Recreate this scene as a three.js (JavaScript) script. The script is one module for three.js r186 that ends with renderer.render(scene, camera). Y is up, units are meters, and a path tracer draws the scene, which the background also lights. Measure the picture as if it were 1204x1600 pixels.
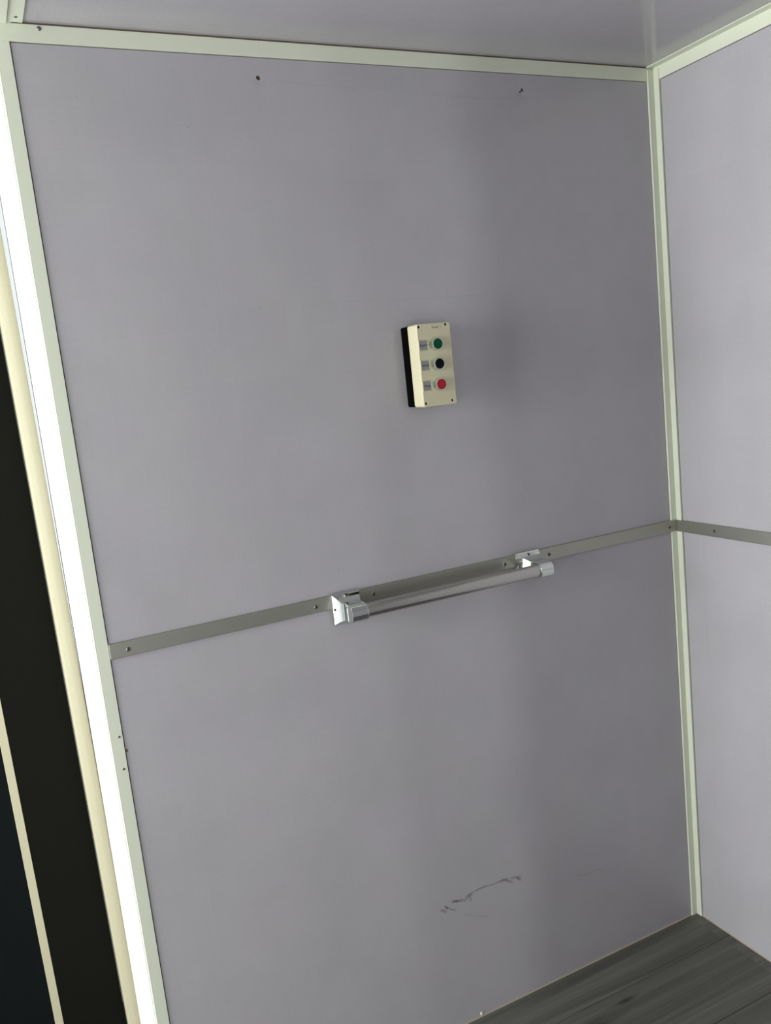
import * as THREE from 'three';
import { RoundedBoxGeometry } from 'three/addons/geometries/RoundedBoxGeometry.js';
import { mergeGeometries, toCreasedNormals } from 'three/addons/utils/BufferGeometryUtils.js';
import { RectAreaLightUniformsLib } from 'three/addons/lights/RectAreaLightUniformsLib.js';

// ---------------------------------------------------------------- camera, sky, daylight, exposure
const scene = new THREE.Scene();
const camera = new THREE.PerspectiveCamera(2 * Math.atan(800 / 1334.2) * 180 / Math.PI, 1204 / 1600, 0.02, 60);
camera.rotation.order = 'YXZ';
camera.position.set(-1.5101, 1.4814, 1.559);
camera.rotation.set(-0.158, -0.4377, -0.1066);
scene.add(camera);

const renderer = new THREE.WebGLRenderer({ antialias: true });
renderer.toneMapping = THREE.LinearToneMapping;
renderer.toneMappingExposure = 0.605;
renderer.shadowMap.enabled = true;
RectAreaLightUniformsLib.init();

const SKY = new THREE.Color().setRGB(0.90, 0.97, 0.98);
scene.background = SKY.clone().multiplyScalar(1.6);          // even overcast sky outside the hall windows

// daylight that enters the hall through its windows: [x, y, z, width, height, faces toward, intensity]
const DAY = new THREE.Color().setRGB(0.965, 0.99, 0.985);
const windowsDaylight = [
  { at: [-3.395, 1.575, 0.30], size: [1.6, 0.95], to: [1, 0, 0], power: 34 },     // glazed balcony door across the hall: sky
  { at: [-3.395, 0.625, 0.30], size: [1.6, 0.95], to: [1, 0, 0], power: 13 },      // glazed balcony door across the hall: terrace, less bright
  { at: [-2.66, 1.1, 3.97], size: [0.16, 1.4], to: [0, 0, -1], power: 62 },      // narrow window, hall end
  { at: [-2.22, 1.1, 3.97], size: [0.10, 1.4], to: [0, 0, -1], power: 32 },      // narrow window, hall end
];
for (const w of windowsDaylight) {
  const l = new THREE.RectAreaLight(DAY, w.power, w.size[0], w.size[1]);
  l.position.set(...w.at);
  l.lookAt(w.at[0] + w.to[0], w.at[1] + w.to[1], w.at[2] + w.to[2]);
  l.name = 'window_daylight';
  scene.add(l);
}

// ---------------------------------------------------------------- helpers
let seed = 7;
const rnd = () => { seed = (seed * 1664525 + 1013904223) >>> 0; return seed / 4294967296; };
const hash = (x, y, s) => { let h = (x * 374761393 + y * 668265263 + s * 1442695041) | 0; h = Math.imul(h ^ (h >>> 13), 1274126177); return ((h ^ (h >>> 16)) >>> 0) / 4294967296; };
function noise(x, y, s) {
  const xi = Math.floor(x), yi = Math.floor(y), f = x - xi, g = y - yi, u = f * f * (3 - 2 * f), v = g * g * (3 - 2 * g);
  const a = hash(xi, yi, s), b = hash(xi + 1, yi, s), c = hash(xi, yi + 1, s), d = hash(xi + 1, yi + 1, s);
  return a + (b - a) * u + (c - a) * v + (a - b - c + d) * u * v;
}
const used = new Map();
function numbered(n) { const k = used.get(n) ?? 0; used.set(n, k + 1); return k ? `${n}_${String(k).padStart(3, '0')}` : n; }
function mesh(name, geo, mat, parent) {
  const m = new THREE.Mesh(geo, mat); m.castShadow = m.receiveShadow = true;
  m.name = parent ? name : numbered(name);
  (parent ?? scene).add(m); return m;
}
function group(name, label, category, pos = [0, 0, 0], kind) {
  const g = new THREE.Group(); g.name = numbered(name); g.position.set(...pos);
  g.userData = { label, category }; if (kind) g.userData.kind = kind;
  scene.add(g); return g;
}
function tag(o, label, category, kind) { o.userData = { label, category }; if (kind) o.userData.kind = kind; return o; }
const S = 'structure';
// box from min to max corner
function box(x0, y0, z0, x1, y1, z1) { const g = new THREE.BoxGeometry(x1 - x0, y1 - y0, z1 - z0); g.translate((x0 + x1) / 2, (y0 + y1) / 2, (z0 + z1) / 2); return g; }
function rbox(x0, y0, z0, x1, y1, z1, r = 0.0006, seg = 2) { const g = new RoundedBoxGeometry(x1 - x0, y1 - y0, z1 - z0, seg, r); g.translate((x0 + x1) / 2, (y0 + y1) / 2, (z0 + z1) / 2); return g; }
function rect(x0, y0, x1, y1) { const s = new THREE.Shape(); s.moveTo(x0, y0); s.lineTo(x1, y0); s.lineTo(x1, y1); s.lineTo(x0, y1); s.closePath(); return s; }
function roundRect(x0, y0, x1, y1, r) {
  const s = new THREE.Shape(); s.moveTo(x0 + r, y0); s.lineTo(x1 - r, y0); s.absarc(x1 - r, y0 + r, r, -Math.PI / 2, 0); s.lineTo(x1, y1 - r); s.absarc(x1 - r, y1 - r, r, 0, Math.PI / 2);
  s.lineTo(x0 + r, y1); s.absarc(x0 + r, y1 - r, r, Math.PI / 2, Math.PI); s.lineTo(x0, y0 + r); s.absarc(x0 + r, y0 + r, r, Math.PI, Math.PI * 1.5); return s;
}
function hole(x, y, r) { const p = new THREE.Path(); p.absarc(x, y, r, 0, Math.PI * 2, true); return p; }
function plainBox3(g) { const n = g.index ? g.toNonIndexed() : g; return n; }
function merged(list) { return mergeGeometries(list.map(plainBox3)); }

// ---------------------------------------------------------------- textures
function dataTex(w, h, fn, srgb = true) {
  const d = new Uint8Array(w * h * 4);
  for (let y = 0; y < h; y++) for (let x = 0; x < w; x++) {
    const c = fn(x, y), i = (y * w + x) * 4;
    for (let k = 0; k < 3; k++) d[i + k] = Math.max(0, Math.min(255, Math.round(Array.isArray(c) ? c[k] : c)));
    d[i + 3] = 255;
  }
  const t = new THREE.DataTexture(d, w, h, THREE.RGBAFormat); t.wrapS = t.wrapT = THREE.RepeatWrapping;
  t.magFilter = THREE.LinearFilter; t.minFilter = THREE.LinearMipmapLinearFilter; t.generateMipmaps = true;
  if (srgb) t.colorSpace = THREE.SRGBColorSpace; t.needsUpdate = true; return t;
}
// laminate of the cabin panels: fine linen print, a little blotchy
const PANEL = [175, 172, 176.5];
const linen = (x, y) => {
  const th = (hash(x, 0, 3) - .5) * 1.6 + (hash(0, y, 5) - .5) * 1.6 + (hash(x, y, 9) - .5) * 4;
  const bl = (noise(x / 90, y / 90, 11) - .5) * 5 + (noise(x / 25, y / 25, 12) - .5) * 2.5;
  return PANEL.map((c, k) => c + th + bl + (k === 0 ? (noise(x / 60, y / 60, 21) - .5) * 1.2 : k === 1 ? (noise(x / 60, y / 60, 22) - .5) * 1.2 : 0));
};
const linenBump = dataTex(256, 256, (x, y) => 128 + (hash(x, 0, 3) - .5) * 60 + (hash(0, y, 5) - .5) * 60 + (hash(x, y, 9) - .5) * 60, false);
linenBump.repeat.set(1 / 0.2, 1 / 0.2);

function wallTexture() {                                     // x -1.36..0, y 0..2.08 of the back wall, with its scuffs and scratches
  const W = 1020, H = 1560, k = 750;                         // 750 pixels per metre
  const c = document.createElement('canvas'); c.width = W; c.height = H; const g = c.getContext('2d');
  const im = g.createImageData(W, H);
  for (let y = 0; y < H; y++) for (let x = 0; x < W; x++) { const v = linen(x, y), i = (y * W + x) * 4; im.data[i] = v[0]; im.data[i + 1] = v[1]; im.data[i + 2] = v[2]; im.data[i + 3] = 255; }
  g.putImageData(im, 0, 0);
  const X = (x) => (x + 1.36) * k, Y = (y) => H - y * k;
  g.lineCap = 'round';
  function stroke(pts, width, col) { g.strokeStyle = col; g.lineWidth = width; g.beginPath(); pts.forEach((p, i) => (i ? g.lineTo : g.moveTo).call(g, X(p[0]), Y(p[1]))); g.stroke(); }
  for (const [pts, wd, col] of SCUFFS) for (let i = 0; i < 7; i++) {           // smeared: several faint passes side by side
    const a = parseFloat(col.split(',')[3]), j = () => (rnd() - .5) * wd * 0.0021;
    stroke(pts.map(([x, y]) => [x + j() * 1.6, y + j()]), Math.max(0.6, wd * (0.35 + rnd() * 0.6)), col.replace(/[^,]+\)$/, (a * 0.27).toFixed(3) + ')'));
  }
  for (let i = 0; i < 70; i++) { const x = -1.34 + rnd() * 1.32, y = 0.05 + rnd() * 2.0; g.fillStyle = `rgba(90,86,84,${0.12 + rnd() * 0.2})`; g.beginPath(); g.arc(X(x), Y(y), 0.5 + rnd() * 0.7, 0, 7); g.fill(); }
  const t = new THREE.CanvasTexture(c); t.colorSpace = THREE.SRGBColorSpace; t.magFilter = THREE.LinearFilter;
  t.wrapS = t.wrapT = THREE.ClampToEdgeWrapping;
  t.repeat.set(1 / 1.36, 1 / 2.08); t.offset.set(1, 0);
  return t;
}
const D1 = 'rgba(58,56,52,0.75)', D2 = 'rgba(80,78,76,0.5)', D3 = 'rgba(95,92,92,0.38)', D4 = 'rgba(120,116,118,0.4)';
const SCUFFS = [
  [[[-0.748, 0.300], [-0.741, 0.294], [-0.737, 0.290]], 2.5, D2],
  [[[-0.738, 0.304], [-0.731, 0.298]], 2, D1], [[[-0.733, 0.300], [-0.722, 0.290], [-0.713, 0.286]], 1.6, D2],
  [[[-0.722, 0.310], [-0.712, 0.307]], 1.5, D2], [[[-0.712, 0.308], [-0.703, 0.305]], 3, D1], [[[-0.703, 0.305], [-0.691, 0.302]], 2.6, D2],
  [[[-0.691, 0.301], [-0.683, 0.304], [-0.670, 0.309]], 3.6, D3], [[[-0.680, 0.307], [-0.671, 0.311]], 3, D2], [[[-0.674, 0.306], [-0.671, 0.294]], 2.2, D3],
  [[[-0.670, 0.311], [-0.650, 0.313], [-0.625, 0.313], [-0.600, 0.310]], 2, D3], [[[-0.655, 0.313], [-0.63, 0.314]], 1.4, D2],
  [[[-0.602, 0.311], [-0.580, 0.311], [-0.560, 0.300]], 2.2, D3], [[[-0.590, 0.312], [-0.572, 0.309]], 3.2, D2], [[[-0.575, 0.305], [-0.555, 0.294]], 2, D3],
  [[[-0.560, 0.309], [-0.540, 0.302]], 2.4, D2], [[[-0.544, 0.303], [-0.536, 0.294]], 2.2, D1], [[[-0.54, 0.305], [-0.532, 0.301]], 1.6, D2],
  [[[-0.69, 0.266], [-0.66, 0.25], [-0.63, 0.238]], 1.1, D4], [[[-0.375, 0.245], [-0.35, 0.236], [-0.322, 0.240], [-0.30, 0.234]], 1.3, D4],
  [[[-0.82, 1.632], [-0.70, 1.628], [-0.60, 1.626], [-0.49, 1.627]], 0.8, 'rgba(140,136,140,0.3)'], [[[-0.90, 1.625], [-0.83, 1.630]], 0.7, 'rgba(140,136,140,0.2)'],
  [[[-0.93, 2.032], [-0.86, 2.028], [-0.76, 2.026], [-0.68, 2.027]], 0.8, 'rgba(138,134,138,0.3)'], [[[-0.60, 2.02], [-0.45, 2.017], [-0.36, 2.02], [-0.3, 2.022]], 0.7, 'rgba(138,134,138,0.25)'],
  [[[-0.95, 2.027], [-0.935, 2.022]], 3, 'rgba(130,126,128,0.2)'], [[[-0.375, 2.03], [-0.36, 2.02]], 3, 'rgba(130,126,128,0.2)'],
  [[[-0.945, 2.026], [-0.944, 2.0]], 2, 'rgba(150,146,146,0.25)'], [[[-0.371, 2.026], [-0.372, 2.004]], 2, 'rgba(150,146,146,0.25)'],
];
const panelPlain = dataTex(512, 512, linen); panelPlain.repeat.set(1 / 0.68, 1 / 0.68);

// grey oak laminate: grain along u, one tile = 1.2 m x 0.19 m
function oak(s, knots) {
  return dataTex(1024, 192, (x, y) => {
    const X = x / 1024 * 1.2, Y = y / 192 * 0.19; let v = 0, bend = 0, dark = 0;
    for (const [kx, ky, r] of knots) {
      const dx = (X - kx) / (r * 3.2), dy = (Y - ky) / r, q = dx * dx + dy * dy;
      bend += Math.sign(dy) * 0.014 * Math.exp(-q * .45); dark += Math.exp(-q * 1.6) * 30 + Math.exp(-q * .25) * 6;
    }
    const yy = Y - bend + (noise(X * 3, Y * 12, s) - .5) * 0.02;
    v += (noise(X * 5, yy * 420, s + 1) - .5) * 17 + (noise(X * 2.2, yy * 110, s + 2) - .5) * 26 + (noise(X * 26, yy * 1100, s + 3) - .5) * 9 + (noise(X * 1.3, yy * 26, s + 4) - .5) * 24;
    const b = 87 + v * 0.72 - dark; return [b, b * .99 + 0.5, b * .93];
  });
}
const oakMaps = [oak(31, [[0.74, 0.055, .014], [0.86, 0.032, .008]]), oak(57, [[0.3, 0.12, .012]]), oak(83, [])];

// ---------------------------------------------------------------- materials
const std = (o) => new THREE.MeshStandardMaterial(o), lin = (r, g, b) => new THREE.Color().setRGB(r, g, b);
const M = {
  wall: std({ map: wallTexture(), roughness: 0.3, bumpMap: linenBump, bumpScale: 0.00004 }),
  panel: std({ map: panelPlain, roughness: 0.3, bumpMap: linenBump, bumpScale: 0.00004 }),
  ceiling: std({ map: panelPlain, roughness: 0.16 }),
  core: std({ color: lin(0.05, 0.042, 0.03), roughness: 0.9 }),
  trim: std({ color: lin(0.70, 0.73, 0.60), roughness: 0.38 }),
  plaster: std({ color: lin(0.78, 0.785, 0.76), roughness: 0.8 }),
  hallPaint: std({ color: lin(0.50, 0.50, 0.49), roughness: 0.8 }),
  hallFloor: std({ color: lin(0.18, 0.175, 0.16), roughness: 0.35 }),
  cream: std({ color: lin(0.46, 0.43, 0.30), roughness: 0.45 }),
  darkDoor: new THREE.MeshPhysicalMaterial({ color: lin(0.0062, 0.0062, 0.0045), roughness: 0.7, specularIntensity: 0.12 }),
  blackDoor: new THREE.MeshPhysicalMaterial({ color: lin(0.0045, 0.0058, 0.0062), roughness: 0.7, specularIntensity: 0.12 }),
  steel: std({ color: lin(0.42, 0.42, 0.37), metalness: 1, roughness: 0.42 }),
  tube: std({ color: lin(0.55, 0.54, 0.50), metalness: 1, roughness: 0.22 }),
  chrome: std({ color: lin(0.72, 0.76, 0.73), metalness: 1, roughness: 0.06 }),
  screw: std({ color: lin(0.22, 0.21, 0.19), metalness: 1, roughness: 0.35 }),
  slot: std({ color: lin(0.01, 0.01, 0.009), roughness: 0.8 }),
  bead: std({ color: lin(0.36, 0.31, 0.23), roughness: 0.6 }),
  brownSeal: std({ color: lin(0.12, 0.085, 0.055), roughness: 0.8 }),
  boxCream: std({ color: lin(0.62, 0.58, 0.40), roughness: 0.5 }),
  boxBlack: new THREE.MeshPhysicalMaterial({ color: lin(0.0015, 0.0015, 0.0015), roughness: 0.8, specularIntensity: 0.05 }),
  bezel: std({ color: lin(0.72, 0.78, 0.70), metalness: 1, roughness: 0.17 }),
  green: new THREE.MeshPhysicalMaterial({ color: lin(0.0, 0.075, 0.033), roughness: 0.5, specularIntensity: 0.25 }),
  black: new THREE.MeshPhysicalMaterial({ color: lin(0.003, 0.003, 0.004), roughness: 0.6, specularIntensity: 0.25 }),
  red: new THREE.MeshPhysicalMaterial({ color: lin(0.46, 0.016, 0.03), roughness: 0.5, specularIntensity: 0.25 }),
  winFrame: std({ color: lin(0.75, 0.75, 0.72), roughness: 0.4 }),
  winDark: std({ color: lin(0.03, 0.03, 0.03), roughness: 0.5 }),
  glass: new THREE.MeshPhysicalMaterial({ color: 0xffffff, transmission: 1, thickness: 0, roughness: 0.02 }),
  rust: std({ color: lin(0.16, 0.06, 0.045), roughness: 0.8 }),
};
const planksMat = oakMaps.map((t) => std({ map: t, roughness: 0.5 }));

// ---------------------------------------------------------------- cabin: x -1.353..0, y 0..2.1, z 0..1.6
const W = 1.3733, H = 2.1, DZ = 1.6, GAP = 0.0016;
const extr = (shape, depth, z0) => { const g = new THREE.ExtrudeGeometry(shape, { depth, bevelEnabled: false, curveSegments: 10 }); g.translate(0, 0, z0); return g; };

const wallBack = group('wall_back', 'lilac grey laminate cabin wall behind the handrail and control box', 'wall', [0, 0, 0], S);
mesh('backing_board', box(-W + 0.002, 0, -0.03, 0.03, H, -0.006), M.core, wallBack);
{
  const up = rect(-1.3533 + GAP, 1.048, -0.0202 - GAP, 2.0694 - GAP);
  up.holes.push(hole(-0.941, 2.034, 0.0042), hole(-0.363, 2.0375, 0.0036), hole(-0.3685, 2.0335, 0.0026));
  mesh('upper_panel', extr(up, 0.006, -0.006), M.wall, wallBack);
  mesh('lower_panel', extr(rect(-1.3533 + GAP, 0.003, -0.0202 - GAP, 1.046), 0.006, -0.006), M.wall, wallBack);
  const plug = new THREE.CylinderGeometry(0.0024, 0.0024, 0.004, 12); plug.rotateX(Math.PI / 2); plug.translate(-0.9425, 2.0325, -0.0035);
  mesh('screw_anchor', plug, M.rust, wallBack);
  const speck = new THREE.SphereGeometry(0.0022, 10, 6); speck.scale(1, 1.5, 0.35); speck.translate(-1.3505, 0.858, 0.0006); mesh('glue_speck', speck, M.brownSeal, wallBack);
}
const wallRight = group('wall_right', 'lilac grey laminate cabin wall to the right of the corner', 'wall', [0, 0, 0], S);
mesh('backing_board', box(0.006, 0, -0.03, 0.03, H, DZ + 0.03), M.core, wallRight);
{
  const put = (y0, y1, n) => { const g = extr(rect(0.0202 + GAP, y0, DZ, y1), 0.006, -0.006); g.rotateY(-Math.PI / 2); mesh(n, g, M.panel, wallRight); };
  put(1.047, 2.0694 - GAP, 'upper_panel'); put(0.003, 1.045, 'lower_panel');
}
const wallFront = mesh('wall_front', box(-W, 0, DZ, 0.03, H, DZ + 0.05), M.panel);
tag(wallFront, 'lilac grey laminate cabin wall facing the handrail wall, out of view', 'wall', S);
const ceiling = mesh('ceiling', box(-1.345, H, -0.03, 0.03, H + 0.02, DZ + 0.05), M.ceiling);
tag(ceiling, 'lilac grey laminate cabin ceiling', 'ceiling', S);

// floor of grey oak planks running along the back wall
const floor = group('floor', 'dark grey oak laminate floor of the cabin', 'floor', [0, 0, 0], S);
mesh('underlay', box(-W, -0.03, -0.006, 0.0, -0.009, DZ), M.core, floor);
{
  const rows = [0.0, 0.110, 0.300, 0.490, 0.680, 0.870, 1.060, 1.250, 1.440, 1.60], ends = [[-W, 0], [-W, 0], [-W, -0.62, 0], [-W, -0.95, 0], [-W, -0.4, 0], [-W, 0], [-W, -0.7, 0], [-W, 0], [-W, -0.5, 0]];
  const vary = [2, 0, 1, 2, 0, 1, 2, 0, 1];
  for (let i = 0; i < 9; i++) for (let j = 0; j + 1 < ends[i].length; j++) {
    const x0 = ends[i][j] + 0.0004, x1 = ends[i][j + 1] - 0.0004, z0 = rows[i] + 0.0005, z1 = rows[i + 1] - 0.0005;
    // chamfered long edges: profile in z-y swept along x
    const c = 0.0012, s = new THREE.Shape(); s.moveTo(z0, -0.009); s.lineTo(z1, -0.009); s.lineTo(z1, -c); s.lineTo(z1 - c, 0); s.lineTo(z0 + c, 0); s.lineTo(z0, -c); s.closePath();
    const g = new THREE.ExtrudeGeometry(s, { depth: x1 - x0, bevelEnabled: false });
    g.rotateY(-Math.PI / 2); const p = g.attributes.position, uv = g.attributes.uv;   // shape x -> +z ... depth -> -x
    for (let k = 0; k < p.count; k++) { p.setX(k, p.getX(k) + x1); const u = (p.getX(k) + 1.23) / 1.2, v = (p.getZ(k) - rows[i] + (i === 0 ? 0.06 : 0)) / 0.19; uv.setXY(k, u + j * 0.37, v); }
    g.computeVertexNormals();
    mesh('plank', g, planksMat[vary[i]], floor);
  }
}

// ---------------------------------------------------------------- white aluminium trims of the cabin
const T = 0.0022;
function rivet(x, y, z, dir, parent, r = 0.0028, mat = M.screw, name = 'rivet') {
  const g = new THREE.SphereGeometry(r, 14, 8, 0, Math.PI * 2, 0, Math.PI / 2); g.scale(1, 0.45, 1);
  if (dir === 'z') g.rotateX(Math.PI / 2); else if (dir === '-x') g.rotateZ(Math.PI / 2); else if (dir === '-y') g.rotateX(Math.PI);
  g.translate(x, y, z); return mesh(name, g, mat, parent);
}
const trimL = group('trim_1', 'white aluminium angle down the open left edge of the wall', 'trim', [0, 0, 0], S);
mesh('wall_leg', rbox(-W, 0, -0.006, -1.3533, 2.0694, T), M.trim, trimL);
mesh('outer_leg', rbox(-W - 0.002, 0, -0.02, -W, H, T), M.trim, trimL);
for (const [x, y] of [[-1.3594, 0.8875], [-1.3607, 0.8257], [-1.3630, 0.262], [-1.364, 0.12]]) rivet(x, y, T, 'z', trimL, 0.0024);
const trimTop = group('trim_2', 'white aluminium strip along the top of the handrail wall', 'trim', [0, 0, 0], S);
mesh('strip', rbox(-W, 2.0694, -0.006, -0.0005, H - 0.003, T), M.trim, trimTop);
mesh('brown_seal', box(-1.345, H - 0.003, -0.004, -0.001, H, 0.0008), M.brownSeal, trimTop);
rivet(-1.305, 2.0915, T, 'z', trimTop, 0.0036);
const trimC = group('trim_3', 'white aluminium angle in the vertical corner of the two walls', 'trim', [0, 0, 0], S);
mesh('wall_leg', rbox(-0.0202, 0, -0.006, 0, H - 0.0075, 0.0045), M.trim, trimC);
mesh('wall_leg', rbox(-0.0045, 0, 0.0046, 0.006, H - 0.0075, 0.0202), M.trim, trimC);
const trimR = group('trim_4', 'white aluminium angle along the top of the right wall', 'trim', [0, 0, 0], S);
mesh('wall_leg', rbox(-T, 2.0694, 0.0024, 0.006, H - 0.0002, DZ), M.trim, trimR);
mesh('ceiling_leg', rbox(-0.022, H - 0.0028, 0.0024, -T - 0.0001, H - 0.0002, DZ), M.trim, trimR);
const trimF = group('trim_5', 'white aluminium angle along the open edge of the ceiling', 'trim', [0, 0, 0], S);
mesh('ceiling_leg', rbox(-1.3535, H - T, 0.0024, -1.3290, H + 0.001, DZ), M.trim, trimF);
mesh('outer_leg', rbox(-W, H - 0.0045, 0.0024, -1.3537, H + 0.02, DZ), M.trim, trimF);
rivet(-1.3405, H - T, 0.024, '-y', trimF, 0.003);

// stainless joint strips with screws
function crossScrew(x, y, z, face, parent, r = 0.0042) {
  const s = new THREE.Group(); s.name = 'screw'; s.position.set(x, y, z); if (face === '-x') s.rotation.y = -Math.PI / 2; parent.add(s);
  const pts = [[0, 0.0006], [r * .25, 0.0007], [r * .5, 0.0016], [r * .8, 0.0012], [r, 0.0002], [r, -0.001]].map((p) => new THREE.Vector2(...p));
  const g = new THREE.LatheGeometry(pts, 18); g.rotateX(Math.PI / 2); mesh('head', g, M.screw, s);
  const c = r * .45, q = merged([box(-c, -0.0007, 0.0008, c, 0.0007, 0.0018), box(-0.0007, -c, 0.0008, 0.0007, c, 0.0018)]); mesh('cross_slot', q, M.slot, s);
  return s;
}
const stripB = group('trim_6', 'flat stainless joint strip across the handrail wall', 'trim', [0, 0, 0], S);
mesh('strip', rbox(-1.3527, 1.0333, 0.0002, -0.0003, 1.0610, 0.0062, 0.0008), M.steel, stripB);
for (const x of [-1.320, -0.956, -0.829, -0.509, -0.389, -0.029]) crossScrew(x, 1.0455, 0.0062, 'z', stripB);
const stripR = group('trim_7', 'flat stainless joint strip across the right wall', 'trim', [0, 0, 0], S);
mesh('strip', rbox(-0.0062, 1.0316, 0.0064, -0.0002, 1.0600, DZ, 0.0008), M.steel, stripR);
for (const z of [0.1245, 0.52, 0.95, 1.4]) crossScrew(-0.0062, 1.0460, z, '-x', stripR);

// cream sealant bead where walls meet the floor
function bead(ax, name) {
  const s = new THREE.Shape(); s.moveTo(0, 0); s.lineTo(0.0022, 0); s.quadraticCurveTo(0.0007, 0.0007, 0, 0.0030); s.closePath();
  const g = new THREE.ExtrudeGeometry(s, { depth: ax === 'x' ? 1.33 : 1.55, bevelEnabled: false });
  if (ax === 'x') { g.rotateY(-Math.PI / 2); g.translate(-0.0216, 0.0002, 0.0003); } else { g.scale(-1, 1, 1); g.index || g.computeVertexNormals(); g.translate(-0.0003, 0.0002, 0.022); }
  return g;
}
const beadB = group('trim_8', 'thin cream sealant bead between handrail wall and floor', 'trim', [0, 0, 0], S);
mesh('bead', bead('x'), M.bead, beadB);
{ const b = new THREE.SphereGeometry(0.0035, 10, 8); b.scale(1, 1.4, .5); b.translate(-0.6735, 0.008, 0.0015); mesh('sealant_blob', b, M.trim, beadB); }
const beadR = group('trim_9', 'thin cream sealant bead between right wall and floor', 'trim', [0, 0, 0], S);
mesh('bead', bead('z'), M.bead, beadR);

// ---------------------------------------------------------------- handrail
const RY = 1.030, RZ = 0.056;
const rail = group('handrail', 'short stainless grab bar on two chrome brackets across the wall strip', 'handrail', [-0.66, RY, 0]);
{
  const rx = -0.66;
  const t = new THREE.CylinderGeometry(0.0142, 0.0142, 0.425, 40, 1); t.rotateZ(Math.PI / 2); t.translate(-0.6615 - rx, 0, RZ); mesh('tube', t, M.tube, rail);
  const bracket = (cx, ax0, ax1, screws) => {
    const g0 = new THREE.Group(); g0.name = 'bracket'; g0.position.set(cx - rx, 0.002, 0); rail.add(g0);
    // base: square plate whose four faces slope up to the arm
    const hb = 0.032, hx = (ax1 - ax0) / 2 + 0.001, ox = (ax0 + ax1) / 2 - cx, z0 = 0.0064, z1 = 0.0092, z2 = 0.036, hy = 0.0165;
    const ring = (x0, x1, y0, y1, z) => [[x0, y0, z], [x1, y0, z], [x1, y1, z], [x0, y1, z]];
    const rings = [ring(-hb, hb, -hb, hb, z0), ring(-hb, hb, -hb, hb, z1)], N = 9;
    for (let i = 0; i <= N; i++) {                              // cove rising from the plate to the arm
      const t = i / N, e = 0.0008 * (1 - t), z = z1 + 0.0008 + (z2 - z1 - 0.0008) * Math.pow(t, 1.55), m = (p, q) => p + (q - p) * t;
      rings.push(ring(m(-hb + e, ox - hx), m(hb - e, ox + hx), m(-hb + e, -hy - .002), m(hb - e, hy - .002), z));
    }
    const pos = [], quad = (a, b, c, d) => { for (const p of [a, b, c, a, c, d]) pos.push(...p); };
    for (let i = 0; i + 1 < rings.length; i++) for (let k = 0; k < 4; k++) quad(rings[i][k], rings[i][(k + 1) % 4], rings[i + 1][(k + 1) % 4], rings[i + 1][k]);
    quad(...rings[rings.length - 1]); quad(rings[0][3], rings[0][2], rings[0][1], rings[0][0]);
    let bg = new THREE.BufferGeometry(); bg.setAttribute('position', new THREE.Float32BufferAttribute(pos, 3)); bg = toCreasedNormals(bg, 0.42);
    mesh('base_plate', bg, M.chrome, g0);
    // arm: flat sided tongue, round at the front, bored for the tube
    const r = 0.0172, s = new THREE.Shape(); s.moveTo(0.026, -hy - .001); s.lineTo(RZ, -r); s.absarc(RZ, 0, r, -Math.PI / 2, Math.PI / 2); s.lineTo(0.026, hy + .001); s.closePath();
    const e = new THREE.ExtrudeGeometry(s, { depth: ax1 - ax0 - 0.003, bevelEnabled: true, bevelThickness: 0.0015, bevelSize: 0.0012, bevelSegments: 3, curveSegments: 24 });
    e.rotateY(-Math.PI / 2); e.translate(ax1 - cx - 0.0015, -0.002, 0); mesh('arm', e, M.chrome, g0);
    // screws sit on the sloping faces
    const slopeY = Math.atan2(z2 - z1, hb - hy), slopeL = Math.atan2(z2 - z1, hb - hx + ox), slopeR = Math.atan2(z2 - z1, hb - hx - ox);
    const up = crossScrew(0, hb - 0.0055, z1 + 0.0056, 'z', g0, 0.0038); up.rotation.x = -slopeY * .7;
    const dn = crossScrew(0, -hb + 0.0055, z1 + 0.0052, 'z', g0, 0.0038); dn.rotation.x = slopeY * .7;
    const lf = crossScrew(-hb + 0.0055, 0.001, z1 + 0.0052, 'z', g0, 0.0038); lf.rotation.y = -slopeL * .7;
    const rt = crossScrew(hb - 0.0055, 0.001, z1 + 0.0052, 'z', g0, 0.0038); rt.rotation.y = slopeR * .7;
  };
  bracket(-0.8930, -0.908, -0.873); bracket(-0.4510, -0.4610, -0.4280);
}

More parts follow.
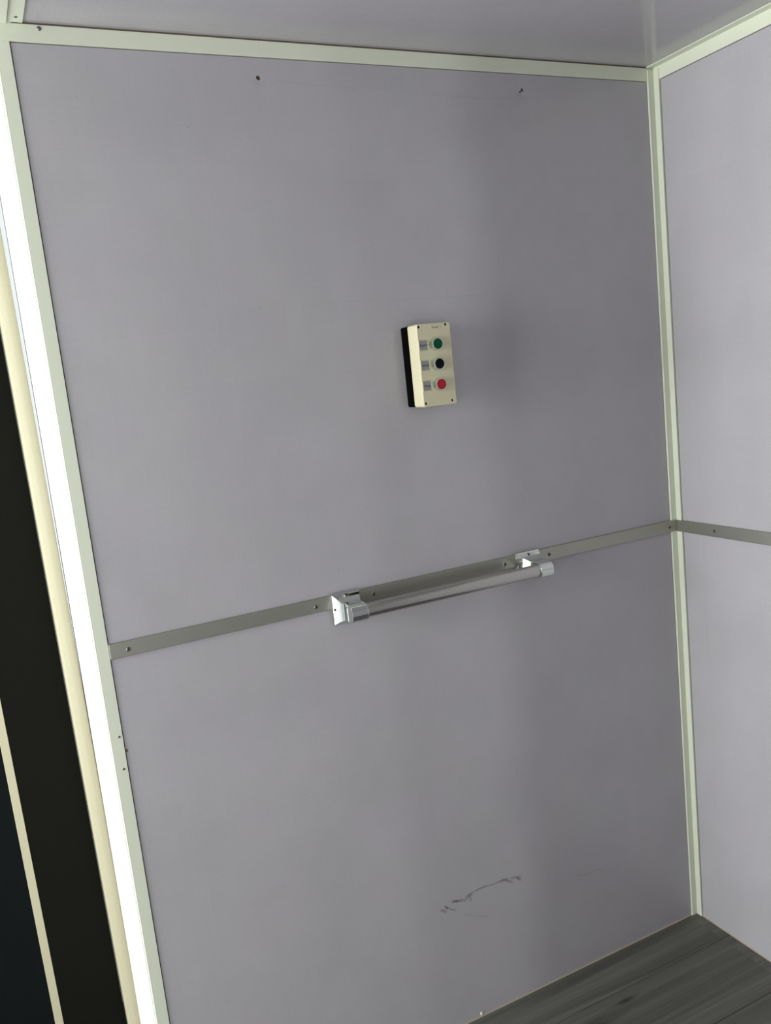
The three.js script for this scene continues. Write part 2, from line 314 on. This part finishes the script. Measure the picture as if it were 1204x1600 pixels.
// ---------------------------------------------------------------- control box
const BX = -0.6675, BY = 1.4915;
const cbox = group('control_box', 'cream and black three button control box on the wall', 'control box', [BX, BY, 0]);
{
  const hw = 0.0375, hh = 0.0805;
  const bk = new THREE.ExtrudeGeometry(roundRect(-hw + .0008, -hh + .0008, hw - .0008, hh - .0008, 0.004), { depth: 0.0298, bevelEnabled: false, curveSegments: 6 }); bk.translate(0, 0, 0.0004);
  mesh('back_housing', bk, M.boxBlack, cbox);
  const sh = roundRect(-hw + .001, -hh + .001, hw - .001, hh - .001, 0.004);
  const corners = [[-0.0322, 0.0748], [0.0280, 0.0760], [-0.0322, -0.0735], [0.0280, -0.0730]];
  for (const [x, y] of corners) sh.holes.push(hole(x, y, 0.0036));
  const fr = new THREE.ExtrudeGeometry(sh, { depth: 0.0370, bevelEnabled: true, bevelThickness: 0.001, bevelSize: 0.001, bevelSegments: 3, curveSegments: 8 }); fr.translate(0, 0, 0.0314);
  mesh('front_cover', fr, M.boxCream, cbox);
  const FZ = 0.0694;
  for (const [x, y] of corners) { const s = new THREE.CylinderGeometry(0.0034, 0.0034, 0.004, 14); s.rotateX(Math.PI / 2); s.translate(x, y, FZ - 0.0045); mesh('screw', s, M.slot, cbox); }
  // buttons
  const bez = [[0.0, 0.0], [0.0132, 0.0], [0.0132, 0.0022], [0.0128, 0.0032], [0.0121, 0.0108], [0.0117, 0.0121], [0.0113, 0.0124], [0.0101, 0.0123], [0.0097, 0.0113], [0.0096, 0.0060], [0, 0.0058]].map((p) => new THREE.Vector2(...p));
  const cap = [[0, 0.0118], [0.0070, 0.0118], [0.0088, 0.0115], [0.0094, 0.0107], [0.0094, 0.0062], [0, 0.0062]].reverse().map((p) => new THREE.Vector2(...p));
  const names = [['green push button', M.green, 0.0397], ['black push button', M.black, 0.0012], ['red push button', M.red, -0.0388]];
  for (const [label, mat, y] of names) {
    const b = new THREE.Group(); b.name = 'button'; b.userData.label = label; b.position.set(-0.0005, y, FZ); cbox.add(b);
    const g = toCreasedNormals(new THREE.LatheGeometry(bez, 36), 0.5); g.rotateX(Math.PI / 2); mesh('bezel', g, M.bezel, b);
    const c = toCreasedNormals(new THREE.LatheGeometry(cap, 36), 0.6); c.rotateX(Math.PI / 2); mesh('cap', c, mat, b);
  }
  // printed legend plates
  const print = (text, w, h, bg, fg, font, px) => {
    const c = document.createElement('canvas'); c.width = Math.round(w * px); c.height = Math.round(h * px); const g = c.getContext('2d');
    g.fillStyle = bg; g.fillRect(0, 0, c.width, c.height); g.fillStyle = fg; g.font = font; g.textAlign = 'center'; g.textBaseline = 'middle'; g.fillText(text, c.width / 2, c.height / 2);
    const t = new THREE.CanvasTexture(c); t.colorSpace = THREE.SRGBColorSpace; return t;
  };
  const plate = (name, text, x, y, w, h, bg, fg, font, rough, d = 0.0008) => {
    const holder = new THREE.Group(); holder.name = name; holder.position.set(x, y, FZ); cbox.add(holder);
    mesh('plate', rbox(-w / 2, -h / 2, 0, w / 2, h / 2, d, 0.0003), std({ color: new THREE.Color(bg), roughness: rough }), holder);
    const f = new THREE.PlaneGeometry(w - 0.0008, h - 0.0008); f.translate(0, 0, d + 0.00005);
    mesh('print', f, std({ map: print(text, w, h, bg, fg, font, 12000), roughness: rough }), holder);
  };
  for (const [text, y] of [['Open', 0.0392], ['Hold', 0.0003], ['Stop', -0.0395]]) {
    const rim = merged([rbox(-0.0365, y - 0.0105, FZ, -0.0355, y + 0.0105, FZ + 0.0012), rbox(-0.0172, y - 0.0105, FZ, -0.0162, y + 0.0105, FZ + 0.0012), rbox(-0.0365, y + 0.0095, FZ, -0.0162, y + 0.0105, FZ + 0.0012), rbox(-0.0365, y - 0.0105, FZ, -0.0162, y - 0.0095, FZ + 0.0012)]);
    mesh('legend_holder', rim, M.boxCream, cbox);
    plate('legend_plate', text, -0.0262, y, 0.0170, 0.0175, '#8d8d8d', '#26262a', 'bold 84px sans-serif', 0.4);
  }
  plate('name_plate', 'Bluelt', 0.0035, 0.0722, 0.0235, 0.0075, '#cfc6ac', '#6b4038', 'bold 62px sans-serif', 0.5, 0.0005);
}

// ---------------------------------------------------------------- hall outside the cabin
const HB = -0.06;                                           // hall floor lies a little below the cabin floor
const HX = -W - 0.002;                                      // face of the hall wall around the cabin opening
const hallJamb = tag(mesh('wall_hall_jamb', box(HX, HB, -0.46, -1.30, 2.7, -0.0305), M.plaster), 'white hall wall beside the open edge of the cabin', 'wall', S);
tag(mesh('wall_hall_head', box(HX, H + 0.0205, -0.03, -1.30, 2.7, DZ + 0.05), M.plaster), 'white hall wall above the cabin opening', 'wall', S);
tag(mesh('wall_hall_right', box(HX, HB, DZ + 0.0505, -1.30, 2.7, 4.1), M.hallPaint), 'pale hall wall on the far side of the cabin opening', 'wall', S);
tag(mesh('wall_hall_door', box(-3.5, HB, -0.62, -2.40, 2.7, -0.52), M.hallPaint), 'hall wall holding the dark door', 'wall', S);
tag(mesh('wall_hall_lintel', box(-2.40, 2.31, -0.62, HX - 0.001, 2.7, -0.52), M.hallPaint), 'hall wall above the dark door', 'wall', S);
tag(mesh('floor_hall', box(-3.5, HB - 0.05, -0.62, HX - 0.0005, HB, 4.1), M.hallFloor), 'pale tiled hall floor outside the cabin', 'floor', S);
tag(mesh('ceiling_hall', box(-3.5, 2.7, -0.62, -1.30, 2.8, 4.1), M.hallPaint), 'pale hall ceiling outside the cabin', 'ceiling', S);
// hall wall with the wide window, and end wall with two narrow windows
function wallWith(name, label, rects, thick, place) {
  const g = group(name, label, 'wall', [0, 0, 0], S); let n = 0;
  for (const r of rects) mesh('wall_section', place(r), M.hallPaint, g);
}
wallWith('wall_hall_far', 'pale hall wall around the balcony door', [[-0.62, -0.51], [1.11, 4.1], [-0.51, 1.11, HB, 0.14], [-0.51, 1.11, 2.06, 2.7]], 0.1, ([a, b, y0 = HB, y1 = 2.7]) => box(-3.5, y0, a, -3.4, y1, b));
wallWith('wall_hall_end', 'pale hall end wall around two narrow windows', [[-3.4, -2.75], [-2.57, -2.28], [-2.16, HX - 0.001], [-2.75, -2.57, HB, 0.39], [-2.75, -2.57, 1.81, 2.7], [-2.28, -2.16, HB, 0.39], [-2.28, -2.16, 1.81, 2.7]], 0.1, ([a, b, y0 = HB, y1 = 2.7]) => box(a, y0, 4.0, b, y1, 4.1));
function windowUnit(n, label, w, h, pos, turn, bars, fm = M.winFrame) {
  const g = group(n, label, 'window', pos, S); g.rotation.y = turn; const f = Math.min(0.035, w * 0.12);
  for (const [x0, y0, x1, y1] of [[-w / 2, -h / 2, -w / 2 + f, h / 2], [w / 2 - f, -h / 2, w / 2, h / 2], [-w / 2 + f, -h / 2, w / 2 - f, -h / 2 + f], [-w / 2 + f, h / 2 - f, w / 2 - f, h / 2]]) mesh('frame', rbox(x0, y0, -0.02, x1, y1, 0.02, 0.003), fm, g);
  for (const x of bars) mesh('mullion', rbox(x - 0.012, -h / 2 + f, -0.018, x + 0.012, h / 2 - f, 0.018, 0.003), fm, g);
  const xs = [-w / 2 + f, ...bars, w / 2 - f];
  for (let i = 0; i + 1 < xs.length; i++) mesh('pane', box(xs[i] + (i ? .012 : 0), -h / 2 + f, -0.0005, xs[i + 1] - (i + 2 < xs.length ? .012 : 0), h / 2 - f, 0.0005), M.glass, g);
}
windowUnit('window_1', 'wide glazed balcony door with dark bars across the hall', 1.62, 1.92, [-3.365, 1.1, 0.30], Math.PI / 2, [-0.6, -0.4, -0.2, 0, 0.2, 0.4, 0.6], M.winDark);
windowUnit('window_2', 'narrow tall window at the hall end, farther from the cabin', 0.18, 1.42, [-2.66, 1.1, 4.05], 0, []);
windowUnit('window_3', 'narrow tall window at the hall end, nearer the cabin', 0.12, 1.42, [-2.22, 1.1, 4.05], 0, []);

// dark door in the hall side wall, slightly out of plumb
const door = group('door_1', 'dark brown door with a cream inlay strip in a cream frame', 'door', [-1.368, HB, -0.43], S);
door.rotation.z = 0.0088; door.position.x += 0.0005;
{
  const post = (x0, x1) => {
    const s = roundRect(x0, -0.085, x1, 0, 0.012), e = new THREE.ExtrudeGeometry(s, { depth: 2.31, bevelEnabled: false, curveSegments: 10 }); e.rotateX(-Math.PI / 2);
    e.scale(1, 1, -1); const q = e.index ? e.toNonIndexed() : e; const p = q.attributes.position;
    for (let i = 0; i < p.count; i += 3) { const a = [p.getX(i), p.getY(i), p.getZ(i)], b = [p.getX(i + 2), p.getY(i + 2), p.getZ(i + 2)]; p.setXYZ(i, ...b); p.setXYZ(i + 2, ...a); }
    q.computeVertexNormals(); return q;
  };
  mesh('frame_post', toCreasedNormals(post(-0.0345, -0.001), 0.6), M.cream, door);
  mesh('frame_post', toCreasedNormals(post(-1.00, -0.966), 0.6), M.cream, door);
  mesh('frame_head', rbox(-1.00, 2.311, -0.085, -0.001, 2.35, 0, 0.004), M.cream, door);
  const leaf = new THREE.Group(); leaf.name = 'leaf'; door.add(leaf);
  mesh('panel', rbox(-0.172, 0.004, -0.082, -0.036, 2.308, -0.042, 0.002), M.darkDoor, leaf);
  const inlay = mesh('inlay_strip', rbox(-0.1905, 0.004, -0.080, -0.1725, 2.308, -0.041, 0.001), M.cream, leaf);
  mesh('panel', rbox(-0.964, 0.004, -0.082, -0.191, 2.308, -0.042, 0.002), M.blackDoor, leaf);
}

renderer.render(scene, camera);
